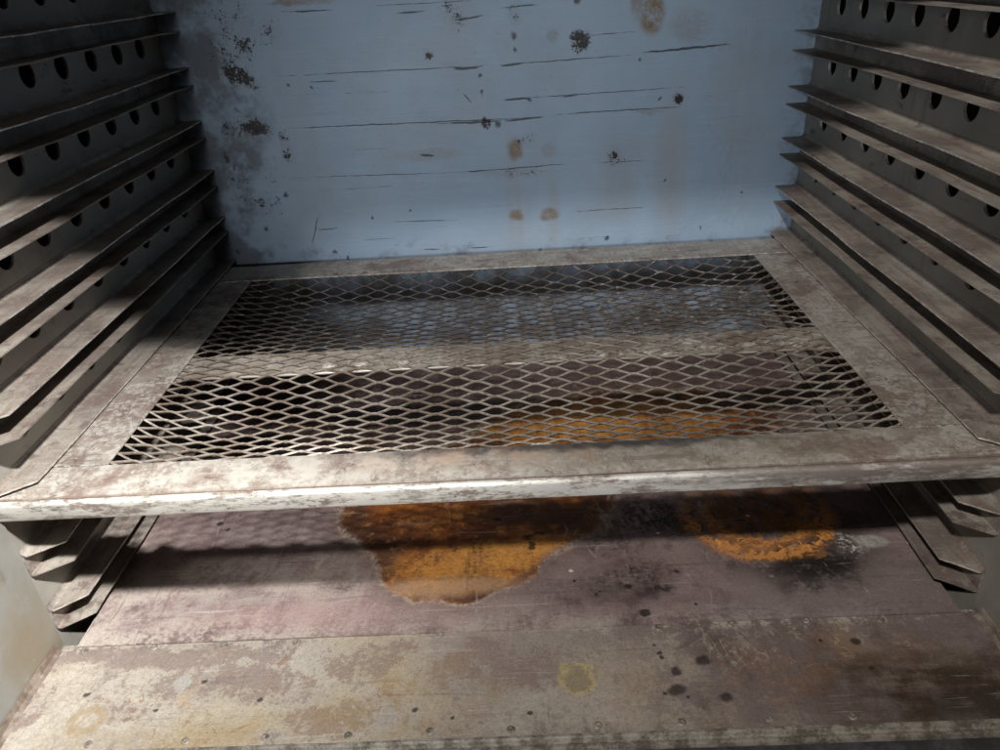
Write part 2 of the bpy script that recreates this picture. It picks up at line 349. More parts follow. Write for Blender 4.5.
    o2, _ = t.blob(Fp(600, 425), (.150, .045), soft=.45, ws=30, wa=.02)
    o3, _ = t.blob(Fp(540, 550), (.04, .022), soft=.5, ws=40, wa=.014)
    body = t.mix(o1.max(o2).max(o3)*(m*.6+f*.4).step(.32, .58)*.92, body, (.640, .290, .060))
    pale, _ = t.blob(Fp(445, 587), (.075, .013), soft=.6, ws=40, wa=.01)
    body = t.mix(pale*.75, body, (.42, .265, .150))
    wv = t.voro(230, 'DISTANCE_TO_EDGE', (.5, 1.4, 1))
    body = t.mix(wv.step(.12, .02)*o1*.35, body, (.62, .34, .10))
    sp_, _ = t.blob(Fp(545, 515), (.05, .018), soft=.7, ws=40, wa=.015)
    body = t.mix(sp_*.75, body, (.050, .032, .022))
    for (px, py, rx, ry) in ((528, 537, .006, .005), (532, 546, .004, .006), (540, 533, .006, .003), (500, 441, .004, .004), (497, 520, .004, .003)):
        k_, _ = t.blob(Fp(px, py), (rx, ry), soft=.4, ws=120, wa=.006, k=1); body = t.mix(k_*.9, body, (.018, .022, .010))
    inside = q.step(1.045, .965)
    halo = q.step(1.35, .98)
    c = t.mix(halo*m.step(.3, .6)*.55, c, (.150, .085, .062))
    c = t.mix(inside*(.84+.16*f), c, body)
    c = t.mix(tide0*.65, c, (.44, .37, .27))
    # right-hand burnt ring: soot, orange arcs
    so, _ = t.blob(Fp(770, 525), (.095, .075), soft=.5, ws=30, wa=.03)
    c = t.mix(so*(m*.7+f*.3).step(.34, .56)*.92, c, (.034, .026, .021))
    so2, _ = t.blob(Fp(812, 565), (.045, .030), soft=.6, ws=45, wa=.02)
    c = t.mix(so2*(m*.55+f*.45).step(.36, .56)*.95, c, (.016, .014, .012))
    _, qr = t.blob(Fp(755, 512), (.082, .074), rot=.1, soft=.2, ws=30, wa=.012, k=8)
    strk = t.noise(70, 5, .6, 1.2, off=11)
    stroke = t.math('SINE', qr*17.+strk*16.+m*5.).step(-.6, .5)
    arc = (qr-.80).abs().step(.34, .12)*strk.step(.34, .50)*(stroke*.8+.2)
    lo = (t.y+.02*0).step(-.40, -.47)
    fill = qr.step(1.05, .5)*(strk*.6+m*.4).step(.40, .58)
    c = t.mix(fill*(lo*.35+.60), c, (.260, .105, .034))
    c = t.mix(arc*(lo*.78+.26), c, t.mix(f.step(.35, .65), (.46, .165, .036), (.68, .33, .10)))
    for (px, py, rx, ry) in ((799, 533, .011, .006), (796, 550, .010, .007), (819, 553, .009, .006), (812, 527, .007, .008), (745, 548, .03, .008), (770, 556, .03, .006), (828, 520, .006, .008)):
        q_, _ = t.blob(Fp(px, py), (rx, ry), soft=.35, ws=90, wa=.008, k=4)
        c = t.mix(q_*f.step(.30, .55)*(stroke*.55+.35), c, (.55, .245, .075))
    # pale patches
    for (px, py, rx, ry, a) in ((871, 541, .017, .0095, .85), (857, 549, .010, .004, .3)):
        q_, _ = t.blob(Fp(px, py), (rx, ry), soft=.25, ws=70, wa=.003, k=2); c = t.mix(q_*a, c, t.mix(f.step(.4, .6), (.30, .28, .26), (.44, .42, .39)))
    wh, _ = t.blob(Fp(850, 545), (.010, .016), soft=.7, ws=70, wa=.01, k=2)
    c = t.mix(wh*f.step(.5, .6)*.8, c, (.62, .62, .60))
    for (px, py) in ((571, 571), (748, 516), (658, 533), (927, 568), (910, 543)):
        q_, _ = t.blob(Fp(px, py), (.0022, .0018), soft=.3, ws=120, wa=.002, k=1); c = t.mix(q_*.9, c, (.66, .63, .58))
    c = t.mix(t.noise(60, 4, .6, .8, stretch=(1.6, .5, 1), off=13).step(.655, .675)*.3, c, (.45, .40, .38))
    rg = f*.3+m*.25+.28
    c = t.hair(c, .28)
    return t.done(c, rg-inside*.08, .22, f*.8+m*1.5+n*2.+inside*.8+ (inside*ring)*2., .55, .0012, .22)
def mat_floor_front(cell):
    t = T('stained_front_floor_panel'); t.cell = cell; n, m, f, s = scale_nodes(t)
    Fp = lambda px, py: tuple(un(px, py, 2, .019)[:2])
    g = m*.55+f*.45
    c = t.mix(n.step(.34, .66), (.158, .124, .117), (.235, .188, .178))
    c = t.mix(t.noise(17, 6, .7, off=33).step(.48, .64)*.65, c, (.090, .064, .056))
    c = t.mix(g.step(.50, .60)*.35, c, (.30, .265, .235))
    # pale beige scale, broken by mauve-brown blotches
    l = t.blob(Fp(160, 705), (.36, .13), soft=.5, ws=14, wa=.06)[0]
    be = t.mix(g.step(.36, .62), (.315, .275, .230), (.430, .395, .340))
    be = t.mix(t.noise(5, 3, .5, off=3).step(.40, .62)*.5, be, (.345, .325, .295))
    be = t.mix(t.noise(8, 4, .6, off=6).step(.48, .66)*.55, be, (.375, .315, .215))
    c = t.mix(l*(n*.4+m*.4+f*.2).step(.32, .46), c, be)
    l2 = t.blob(Fp(520, 705), (.13, .050), soft=.6, ws=24, wa=.06)[0]
    c = t.mix(l2*g.step(.46, .53)*.8, c, (.360, .325, .280))
    acc = None
    for (px, py, rx, ry, a) in ((150, 657, .12, .014, .95), (225, 680, .07, .020, .8), (290, 690, .05, .014, .6), (370, 655, .05, .018, .8), (345, 715, .06, .025, .7), (500, 665, .08, .03, .7), (120, 705, .03, .006, .5), (440, 720, .04, .014, .6), (30, 700, .02, .03, .5)):
        acc = t.acc(acc, t.blob(Fp(px, py), (rx, ry), soft=.6, ws=30, wa=.03)[0]*a)
    c = t.mix((g+acc*.22).step(.58, .68)*acc.step(.05, .3)*.85, c, (.215, .168, .150))
    c = t.mix(t.noise(34, 6, .7, off=14).step(.62, .70)*.4, c, (.235, .190, .165))
    mv = t.blob(Fp(475, 660), (.05, .055), soft=.5, ws=30, wa=.03)[0]
    c = t.mix(mv*.6*m.step(.35, .6), c, (.225, .170, .160))
    og = t.blob(Fp(880, 665), (.11, .035), rot=-.05, soft=.7, ws=24, wa=.04)[0]
    c = t.mix(og*m.step(.38, .60)*.6, c, (.235, .115, .055))
    og = t.blob(Fp(780, 680), (.13, .05), soft=.7, ws=24, wa=.04)[0]
    c = t.mix(og*n.step(.4, .60)*.55, c, (.290, .215, .125))
    wb = t.blob(Fp(390, 705), (.07, .045), soft=.7, ws=20, wa=.04)[0].max(t.blob(Fp(190, 735), (.09, .02), soft=.7, ws=20, wa=.04)[0])
    c = t.mix(wb*m.step(.36, .60)*.6, c, (.300, .215, .105))
    dk = t.blob(Fp(945, 690), (.095, .045), soft=.6, ws=24, wa=.03)[0]
    c = t.mix(dk*(m*.7+s*.3).step(.32, .56)*.95, c, (.042, .029, .022))
    og3 = t.blob(Fp(230, 715), (.14, .05), soft=.7, ws=30, wa=.04)[0]
    c = t.mix(og3*t.noise(14, 6, .7, off=8).step(.56, .66)*.45, c, (.40, .28, .165))
    # dried tide lines
    vein = t.noise(22, 3, .55, 1.4, off=9); vz = t.blob(Fp(760, 638), (.17, .030), soft=.6, ws=30, wa=.03)[0]
    c = t.mix((vein+(f-.5)*.06-.5).abs().step(.024, .002)*vz*(m*.6+f*.4).step(.42, .58)*.5, c, (.40, .37, .30))
    vz2 = t.blob(Fp(300, 690), (.22, .06), soft=.6, ws=30, wa=.03)[0]; vein2 = t.noise(12, 4, .6, 1.2, off=15)
    c = t.mix((vein2-.47).abs().step(.010, .002)*vz2*m.step(.42, .58)*.7, c, (.235, .145, .09))
    e = t.y.step(-.592, -.577)
    c = t.mix(e*g.step(.45, .58)*.6*t.x.step(-.02, -.2), c, (.15, .125, .12))
    c = t.mix(t.x.step(.02, .12)*t.y.step(-.586, -.577)*g.step(.48, .58)*.6, c, (.45, .42, .36))
    # yellow splash
    y_, qy = t.blob(Fp(577, 677), (.018, .016), soft=.18, ws=75, wa=.011, k=3)
    c = t.mix(y_*.80*g.step(.30, .52), c, t.mix((qy+f*.5-.25).step(.50, 1.0), (.245, .200, .120), (.46, .37, .175)))
    # ring marks
    for (px, py, r, a) in ((87, 720, .016, .7), (155, 646, .007, .5), (224, 645, .007, .4)):
        qq = t.blob(Fp(px, py), (r, r*.9), soft=.2, ws=60, wa=.005, k=6)[1]
        c = t.mix((qq-.8).abs().step(.35, .05)*a, c, (.31, .240, .145) if px < 100 else (.22, .18, .15))
    q = t.blob(Fp(182, 682), (.008, .008), soft=.2, ws=80, wa=.003)[0]; c = t.mix(q*.5, c, (.42, .43, .40))
    acc = None
    for (px, py, rx, ry) in ((703, 660, .0066, .0050), (676, 671, .0044, .0040), (676, 690, .0080, .0052), (726, 697, .0054, .0040), (660, 653, .0024, .002), (662, 657, .0024, .002), (654, 645, .0016, .0016), (665, 693, .0018, .0016), (688, 696, .0018, .0016), (856, 641, .0048, .004), (872, 668, .0022, .002), (87, 694, .0035, .002), (205, 681, .003, .002), (260, 699, .003, .002), (155, 710, .0022, .0016), (820, 640, .0015, .0015), (415, 709, .003, .002), (530, 713, .002, .002), (453, 718, .002, .0015)):
        acc = t.acc(acc, t.blob(Fp(px, py), (rx, ry), rot=.3, soft=.40, ws=140, wa=.0025, k=1)[0])
    c = t.mix(acc*.85, c, (.030, .022, .020))
    c = t.mix(t.noise(330, 2, .6).step(.62, .74)*.35, c, (.12, .095, .08))
    rg = f*.3+m*.25+.26
    c = t.hair(c, .22)
    return t.done(c, rg, .22, f*.8+m*1.5+n*2., .55, .0011, .22)
def mat_simple(name, a, b, sc=30, rough=.5, metal=.2, seed=0):
    t = T(name); objshift(t); n = t.noise(sc, 6, .65, off=seed); f = t.noise(sc*7, 4, .6)
    return t.done(t.mix((n*.7+f*.3).step(.40, .60), a, b), f*.25+rough-.1, metal, f+n, .35, .0007)
def patched(fn, us, vs):
    cells = [(us[i], us[i+1], vs[j], vs[j+1]) for j in range(len(vs)-1) for i in range(len(us)-1)]
    return [fn(c) for c in cells], cells
def patch_of(cells, u, v):
    for i, c in enumerate(cells):
        if c[0] <= u <= c[1] and c[2] <= v <= c[3]: return i
    return 0
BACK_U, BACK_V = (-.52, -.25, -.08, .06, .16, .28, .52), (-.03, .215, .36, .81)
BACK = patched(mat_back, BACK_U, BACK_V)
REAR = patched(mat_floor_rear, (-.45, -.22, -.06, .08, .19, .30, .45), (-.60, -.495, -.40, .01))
FRONT = patched(mat_floor_front, (-.45, -.26, -.10, .03, .13, .24, .45), (-.70, -.56))
M = dict(runner=mat_runner(), edge=mat_edge(), wall=mat_wall(), frame=mat_frame(), front=mat_front(), mesh=mat_mesh(), bar=mat_bar(),
         jamb=mat_jamb(), crust=mat_simple('pale_baked_crust', (.14, .11, .09), (.44, .42, .385), 110, .5, .1),
         lip=mat_simple('worn_sill_steel', (.13, .11, .09), (.32, .295, .255), 75, .42, .3),
         dark=mat_simple('sooty_steel', (.020, .018, .017), (.055, .048, .044), 20, .7, .0),
         seal=mat_simple('dark_door_seal', (.030, .030, .032), (.065, .066, .070), 40, .6, .0),
         screw=mat_simple('dull_screw', (.11, .09, .08), (.30, .27, .23), 120, .5, .3),
         weld=mat_simple('weld_bead', (.20, .17, .15), (.62, .60, .56), 160, .35, .5),
         rustlip=mat_simple('brown_corner_strip', (.130, .095, .075), (.27, .23, .19), 26, .5, .15),
         char=mat_simple('charred_crust', (.010, .010, .011), (.060, .056, .055), 90, .28, .1))

# ------------------------------------------------------------------ mesh helpers
def mk(name, verts, faces, mats, parent=None, fm=None, smooth=False):
    me = bpy.data.meshes.new(name); me.from_pydata([tuple(v) for v in verts], [], faces); me.update()
    for m in (mats if isinstance(mats, (list, tuple)) else [mats]): me.materials.append(m)
    bm = bmesh.new(); bm.from_mesh(me)
    if fm:
        bm.faces.ensure_lookup_table()
        for f, i in zip(bm.faces, fm): f.material_index = i
    bmesh.ops.recalc_face_normals(bm, faces=bm.faces)
    for f in bm.faces: f.smooth = smooth
    bm.to_mesh(me); bm.free()
    o = bpy.data.objects.new(name, me); C.objects.link(o)
    if parent: o.parent = parent
    return o
def boxv(x0, x1, y0, y1, z0, z1):
    return [(x, y, z) for z in (z0, z1) for y in (y0, y1) for x in (x0, x1)]
BF = [(0, 2, 3, 1), (4, 5, 7, 6), (0, 1, 5, 4), (2, 6, 7, 3), (0, 4, 6, 2), (1, 3, 7, 5)]
def box(name, b, mat, parent=None): return mk(name, boxv(*b), BF, mat, parent)
def loft(name, rings, mats, parent=None, seg_mat=None, smooth=False, sharp=None):
    n = len(rings[0]); V = [p for r in rings for p in r]; F = []; fm = []
    for i in range(len(rings)-1):
        for j in range(n):
            F.append((i*n+j, i*n+(j+1) % n, (i+1)*n+(j+1) % n, (i+1)*n+j)); fm.append(seg_mat(j) if seg_mat else 0)
    F.append(tuple(range(n))[::-1]); F.append(tuple((len(rings)-1)*n+j for j in range(n))); e = seg_mat(-1) if seg_mat else 0; fm += [e, e]
    o = mk(name, V, F, mats, parent, fm, smooth)
    if smooth:
        o.data.set_sharp_from_angle(angle=math.radians(35))
    return o
def nz(*p): return mn.noise(Vector(p))
def struct(o): o['kind'] = 'structure'; return o
def tag(o, label, cat, group=None):
    o['label'] = label; o['category'] = cat
    if group: o['group'] = group
    return o

# ------------------------------------------------------------------ the chamber
XW = .430; ZC, P, H = .1918, .0675, .0242; YB, YF, YW = -.002, -.5451, -.5641; TOP = .785
V_, F_, fm_ = [], [], []
for y in (0, .02):
    for z in BACK_V[:-1]+(TOP+.02,):
        for x in BACK_U: V_.append((x, y, z))
nu, nv = len(BACK_U), len(BACK_V)
for j in range(nv-1):
    for i in range(nu-1):
        a = j*nu+i; F_ += [(a, a+1, a+nu+1, a+nu), (a+nu*nv, a+nu*nv+nu, a+nu*nv+nu+1, a+nu*nv+1)]; fm_ += [j*(nu-1)+i]*2
for i in range(nu-1):
    for j in (0, nv-1): a = j*nu+i; F_.append((a, a+nu*nv, a+1+nu*nv, a+1)); fm_.append(min(j, nv-2)*(nu-1)+i)
for j in range(nv-1):
    for i in (0, nu-1): a = j*nu+i; F_.append((a, a+nu, a+nu+nu*nv, a+nu*nv)); fm_.append(j*(nu-1)+min(i, nu-2))
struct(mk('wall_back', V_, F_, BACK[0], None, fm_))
def holed_wall(name, s):
    root_v, F = [], []
    HR, N = .0122, 20
    ys = [-.0622*i for i in range(1, 9)]; dy = .0622
    zs = [ZC+P*k+.0305 for k in range(-2, 6)]
    y_edges = [0]+[(ys[i]+ys[i+1])/2 for i in range(-1, len(ys)-1) if i >= 0]
    y_edges = [ys[0]+dy/2]+[y-dy/2 for y in ys]
    z_edges = [zs[0]-P/2]+[z+P/2 for z in zs]
    V = {}; verts = []
    def v(y, z, x):
        k = (round(y, 5), round(z, 5), round(x, 5))
        if k not in V: V[k] = len(verts); verts.append((x, y, z))
        return V[k]
    xi, xo = s*XW, s*(XW+.003)
    for x in (xi, xo):
        for zc in zs:
            for yc in ys:
                sq = []; ci = []
                for i in range(N):
                    a = 2*math.pi*i/N; ca, sa = math.cos(a), math.sin(a)
                    q = 1/max(abs(ca)/(dy/2), abs(sa)/(P/2))
                    sq.append(v(yc+ca*q, zc+sa*q, x)); ci.append(v(yc+ca*HR, zc+sa*HR, x))
                for i in range(N):
                    F.append((sq[i], sq[(i+1) % N], ci[(i+1) % N], ci[i]))
                # square corners not hit by the radial points
                for cy_, cz_ in ((1, 1), (-1, 1), (-1, -1), (1, -1)):
                    cor = v(yc+cy_*dy/2, zc+cz_*P/2, x)
                    a = math.atan2(cz_*P/2, cy_*dy/2) % (2*math.pi); i = int(a/(2*math.pi/N))
                    if cor not in (sq[i], sq[(i+1) % N]): F.append((sq[i], cor, sq[(i+1) % N]))
        def rect(y0, y1, z0, z1): F.append((v(y0, z0, x), v(y1, z0, x), v(y1, z1, x), v(y0, z1, x)))
        y0, y1, z0, z1 = y_edges[0], y_edges[-1], z_edges[0], z_edges[-1]
        rect(0, y0, -.03, TOP); rect(y0, y1, -.03, z0); rect(y0, y1, z1, TOP); rect(y1, -.80, -.03, TOP)
    rim0 = len(F)
    for zc in zs:
        for yc in ys:
            for i in range(N):
                a, b = 2*math.pi*i/N, 2*math.pi*(i+1)/N
                F.append(tuple(v(yc+math.cos(q)*HR, zc+math.sin(q)*HR, x) for q, x in ((a, xi), (b, xi), (b, xo), (a, xo))))
    rim1 = len(F)
    F.append((v(-.80, -.03, xi), v(-.80, TOP, xi), v(-.80, TOP, xo), v(-.80, -.03, xo)))
    me = bpy.data.meshes.new(name); me.from_pydata(verts, [], F); me.materials.append(M['wall']); me.materials.append(M['edge'])
    for pl in me.polygons:
        if rim0 <= pl.index < rim1: pl.material_index = 1
    o = bpy.data.objects.new(name, me); C.objects.link(o); struct(o)
    loft('jamb_plate', [[(s*(XW-.0004), y, -.02), (s*(XW-.0020), y, -.02), (s*(XW-.0020+.0004*nz(y*20, s, 2)), y, .25), (s*(XW-.0020), y, TOP-.002), (s*(XW-.0004), y, TOP-.002)] for y in (-.5665, -.60, -.65, -.70, -.75, -.7995)], M['jamb'] if s < 0 else M['wall'], o)
    box('air_duct_casing', tuple(sorted((s*.470, s*.480)))+(-.80, .0, -.03, TOP), M['dark'], o)
    box('duct_end_plate', tuple(sorted((s*(XW+.004), s*.469)))+(-.80, -.78, -.03, TOP), M['dark'], o)
    return o
WL = holed_wall('wall_left', -1); WR = holed_wall('wall_right', 1)
struct(box('ceiling', (-.52, .52, -.60, -.001, TOP+.001, TOP+.03), M['wall']))

# floor: a sooty bed with two lapped sheet panels and a sill
floor = struct(box('floor', (-.52, .52, -.80, -.001, -.034, -.031), M['dark']))
def sheet(name, x0, x1, y0, y1, zt, th, nx, ny, amp, seed, mat, parent):
    V = []; F = []
    def P3(i, j, top):
        x = x0+(x1-x0)*i/nx; y = y0+(y1-y0)*j/ny
        z = zt+amp*nz(x*7, y*7, seed)+amp*.4*nz(x*25, y*25, seed+3)
        return (x, y+(.0006*nz(x*14, seed, 1) if j == 0 else 0), z if top else z-th)
    for top in (1, 0):
        for j in range(ny+1):
            for i in range(nx+1): V.append(P3(i, j, top))
    m = (nx+1)*(ny+1); ix = lambda i, j, k: k*m+j*(nx+1)+i
    for j in range(ny):
        for i in range(nx):
            F.append((ix(i, j, 0), ix(i+1, j, 0), ix(i+1, j+1, 0), ix(i, j+1, 0))); F.append((ix(i, j, 1), ix(i, j+1, 1), ix(i+1, j+1, 1), ix(i+1, j, 1)))
    for i in range(nx):
        for j in (0, ny): F.append((ix(i, j, 0), ix(i, j, 1), ix(i+1, j, 1), ix(i+1, j, 0)))
    for j in range(ny):
        for i in (0, nx): F.append((ix(i, j, 0), ix(i, j+1, 0), ix(i, j+1, 1), ix(i, j, 1)))
    fm = [patch_of(mat[1], sum(V[q][0] for q in f)/4, sum(V[q][1] for q in f)/4) for f in F]
    o = mk(name, V, F, mat[0], parent, fm, smooth=True); o.data.set_sharp_from_angle(angle=math.radians(40)); return o
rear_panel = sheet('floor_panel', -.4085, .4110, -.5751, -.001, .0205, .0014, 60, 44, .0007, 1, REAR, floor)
rear_panel['label'] = 'mauve-grey rear floor panel with rust-orange spills'
front_panel = sheet('floor_panel', -.4235, .4235, -.6830, -.5720, .0186, .0014, 60, 10, .0006, 2, FRONT, floor)
front_panel['label'] = 'beige and brown front floor panel with drips'
box('floor_joist', (-.4, .4, -.62, -.55, -.030, .015), M['dark'], floor)
for s in (-1, 1):                     # turned-up edge of the front panel against the walls
    R_ = []
    for i in range(13):
        y = -.5785-(.70-.5785)*i/12; d = .0006*nz(y*30, s, 4)
        R_.append([(s*(.4215+d), y, .0186), (s*(.4276), y, .0186), (s*(.4276), y, .0270+d), (s*.4264, y, .0272+d), (s*(.4250+d), y, .0215)])
    loft('edge_strip', R_, M['rustlip'], floor)
def strip(name, prof, mat, seed, parent, x=.4275, amp=.0004, n=60):
    R_ = []
    for i in range(n+1):
        X = -x+2*x*i/n
        R_.append([(X, y+amp*nz(X*20, seed, k*.1), z+amp*nz(X*23, seed+5, k*.1)) for k, (y, z) in enumerate(prof)])
    return loft(name, R_, mat, parent, smooth=True)
strip('sill', [(-.6832, .012), (-.6832, .0205), (-.6842, .0216), (-.6862, .0216), (-.6872, .0206), (-.6880, .0185), (-.6900, .0180), (-.6918, .0188), (-.6935, .0186), (-.6945, .017), (-.6945, .008)], M['lip'], 3, floor)
strip('door_seal', [(-.6950, .001), (-.6950, .0145), (-.7000, .0165), (-.7120, .0160), (-.7180, .012), (-.7180, .001)], M['seal'], 6, floor)
box('floor_joist', (-.52, .52, -.745, -.686, -.030, .0005), M['dark'], floor)
# screws: shallow domes with a driver slot
def screw_mesh(r=.0034, h=.0010):
    V = []; F = []; n = 14
    prof = [(1, 0), (.97, .45), (.80, .80), (.5, .97), (.30, 1.0), (.24, .62)]
    for (q, z) in prof:
        for i in range(n): V.append((r*q*math.cos(2*math.pi*i/n)*(1 if q > .4 else (1.5 if i % 7 in (0,) else .7)), r*q*math.sin(2*math.pi*i/n)*(1 if q > .4 else .7), h*z))
    for k in range(len(prof)-1):
        for i in range(n): F.append((k*n+i, k*n+(i+1) % n, (k+1)*n+(i+1) % n, (k+1)*n+i))
    F.append(tuple((len(prof)-1)*n+i for i in range(n)))
    return V, F
sv, sf = screw_mesh(); proto = None
def screw(loc, parent, rot=None, sc=1.):
    global proto
    if proto is None:
        o = mk('screw', sv, sf, M['screw'], parent, smooth=True); proto = o
    else:
        o = bpy.data.objects.new('screw', proto.data); C.objects.link(o); o.parent = parent
    o.location = loc; o.scale = (sc,)*3
    if rot: o.rotation_euler = rot
    return o
for px, py in ((88, 744), (185, 741), (265, 737), (348, 735), (430, 731), (511, 729), (598, 725), (682, 722), (769, 718), (853, 716), (84, 651), (154, 647), (224, 645), (296, 642), (440, 635), (658, 627), (731, 623), (806, 620), (881, 619)):
    p = un(px, py, 2, .019)
    screw((p.x, p.y, .0183), front_panel, (0, 0, px*.7), 1.05)

# ------------------------------------------------------------------ shelf runners
TH = .0016
ORD = {-2: 'lowest of all, just above the floor', -1: 'first below the mesh shelf', 0: 'holding the edge of the mesh shelf', 1: 'first above the mesh shelf', 2: 'second above the mesh shelf', 3: 'third above the mesh shelf', 4: 'fourth above the mesh shelf', 5: 'fifth above the mesh shelf'}
def runner(s, k):
    random.seed(k*7+s); zu0 = ZC+P*k; rings = []
    st = [YB-(YB-YF)*-0 - i*(YB-YF)/26 for i in range(27)]+[YF-.006, YF-.013, YW]
    for y in st:
        p = .030 if y >= YF-1e-6 else .030-(.030-.0045)*(YF-y)/(YF-YW)
        p += .0013*nz(y*8, k, s) if y > YF-1e-6 else 0
        a = .0021*nz(y*6, k*3.1, s*5)+.0007*nz(y*22, k, s*2)
        b = .0021*nz(y*6, k*3.1+40, s*5)+.0007*nz(y*22, k+9, s*2)
        if k == 0: a *= .25; b *= .25
        X = lambda d: s*(XW-.0003-d)
        z0 = zu0; z1 = zu0-H
        e = p/.030
        prof = [(0, z0+.0050), (.0006, z0+.0028), (.0020, z0+.0009), (.0045, z0), (p-.0004, z0+a*e), (p, z0-.0004+a*e), (p, z0-TH+a*e), (.0026, z0-TH), (TH, z0-.0026), (TH, z1+.0026), (.0026, z1+TH), (p, z1+TH+b*e), (p, z1+.0003+b*e), (p-.0003, z1+b*e), (.001, z1), (0, z1+.001)]
        rings.append([(X(d), y, z) for d, z in prof])
    o = loft('shelf_runner', rings, [M['runner'], M['edge']], None, lambda j: 1 if j in (-1, 5, 12) else 0)
    where = 'dark side wall' if s < 0 else 'paler side wall'
    tag(o, 'steel shelf runner on the %s, %s' % (where, ORD[k]), 'shelf runner', 'shelf runners along the side walls')
    for y in ((-.549, -.30, -.03) if k < 0 else (-.40, -.10)):
        screw((s*(XW-.0003-TH+.0002), y, zu0-H/2), o, (0, -s*math.pi/2, 0), .85)
    return o
for k in range(-2, 6):
    for s in (-1, 1): runner(s, k)

# ------------------------------------------------------------------ the mesh shelf
shelf = bpy.data.objects.new('mesh_shelf', None); C.objects.link(shelf); shelf.location = (0, -.3, .1692); shelf.empty_display_size = .05
tag(shelf, 'sliding steel oven shelf with worn frame and sagging expanded-metal mesh', 'oven shelf')
ZT = .1876
def under(o):
    o.parent = shelf; o.matrix_parent_inverse = Matrix.Translation((0, .3, -.1692)); return o
def rail_x(name, prof, x0, x1, n, amp, seed, mat):
    R_ = []
    for i in range(n+1):
        X = x0+(x1-x0)*i/n
        dy = amp*nz(X*5, seed, 0)+amp*.5*nz(X*19, seed, 2); dz = amp*.7*nz(X*6, seed, 7)+amp*.4*nz(X*21, seed, 4)
        R_.append([(X, y+dy*wgt, z+dz*.6) for (y, z, wgt) in prof])
    o = loft(name, R_, mat, None, smooth=True); return under(o)
def nose(yf, zt, zb, r=.0038, th=.002):
    pts = [(-.5195, zt, .2), (yf+r+.0050, zt, 1), (yf+r+.0034, zt-.0011, 1), (yf+r+.0020, zt-.0010, 1), (yf+r+.0010, zt-.0004, 1)]
    for i in range(7):
        a = math.pi/2*i/6; pts.append((yf+r-r*math.sin(a), zt-.0003-r+r*math.cos(a), 1))
    pts += [(yf, zb+.0022, 1), (yf+.0008, zb+.0006, 1), (yf+.0022, zb, 1), (yf+.010, zb, 1), (yf+.010, zb+th, 1), (yf+th+.0006, zb+th, 1), (yf+th, zt-r-.002, 1), (yf+r+.002, zt-th-.0008, 1), (-.5195, zt-th, .2)]
    return pts
rail_x('front_rail', nose(-.5712, ZT-.0005, .1683), -0.4272, 0.4272, 70, .0007, 1, M['front'])
rail_x('rear_rail', [(-.022, ZT, 1), (-.080, ZT, .2), (-.080, ZT-.002, .2), (-.024, ZT-.002, 1), (-.024, .1700, 1), (-.022, .1700, 1)], -0.4272, 0.4272, 50, .0006, 5, M['frame'])
def side_rail(s):
    R_ = []
    for i in range(41):
        y = -.0806-(.5188-.0806)*i/40; d = .0005*nz(y*8, s, 3)+.0003*nz(y*25, s, 8); z = .0005*nz(y*6, s, 1)
        xi = .353
        R_.append([(s*(xi+d), y, ZT-.0004+z), (s*(xi+.0006+d), y, ZT+z), (s*0.4260, y, ZT), (s*0.4272, y, ZT-.0012), (s*0.4272, y, .1696), (s*0.4252, y, .1696), (s*0.4252, y, ZT-.002), (s*(xi+d), y, ZT-.002+z)])
    return under(loft('side_rail', R_, M['frame'], None))
for s in (-1, 1): side_rail(s)
def crossbar():
    R_ = []
    for i in range(41):
        X = -.422+.844*i/40; d = .0006*nz(X*6, 2, 3)
        R_.append([(X, -.308+d, .1834), (X, -.3585+d, .1834), (X, -.3590+d, .1829), (X, -.3590+d, .1816), (X, -.310+d, .1816), (X, -.310+d, .170), (X, -.308+d, .170)])
    return under(loft('crossbar', R_, M['bar'], None))
crossbar()
def weld(x0, x1, y, seed, r=.0016):
    V = []; F = []; n = 26; m = 8
    for i in range(n+1):
        X = x0+(x1-x0)*i/n; q = r*(.75+.5*abs(nz(X*260, seed, 1)))*(1 if 0 < i < n else .3)
        for j in range(m):
            a = 2*math.pi*j/m; V.append((X, y+.0008*nz(X*120, seed, 3)+q*1.3*math.cos(a), ZT+q*.55*math.sin(a)))
    for i in range(n):
        for j in range(m): F.append((i*m+j, i*m+(j+1) % m, (i+1)*m+(j+1) % m, (i+1)*m+j))
    return under(mk('weld_bead', V, F, M['weld'], None, smooth=True))
weld(.354, .398, -.0805, 1); weld(-.398, -.354, -.0805, 2); weld(-.398, -.354, -.5192, 3, .0010); weld(.354, .398, -.5192, 4, .0010)
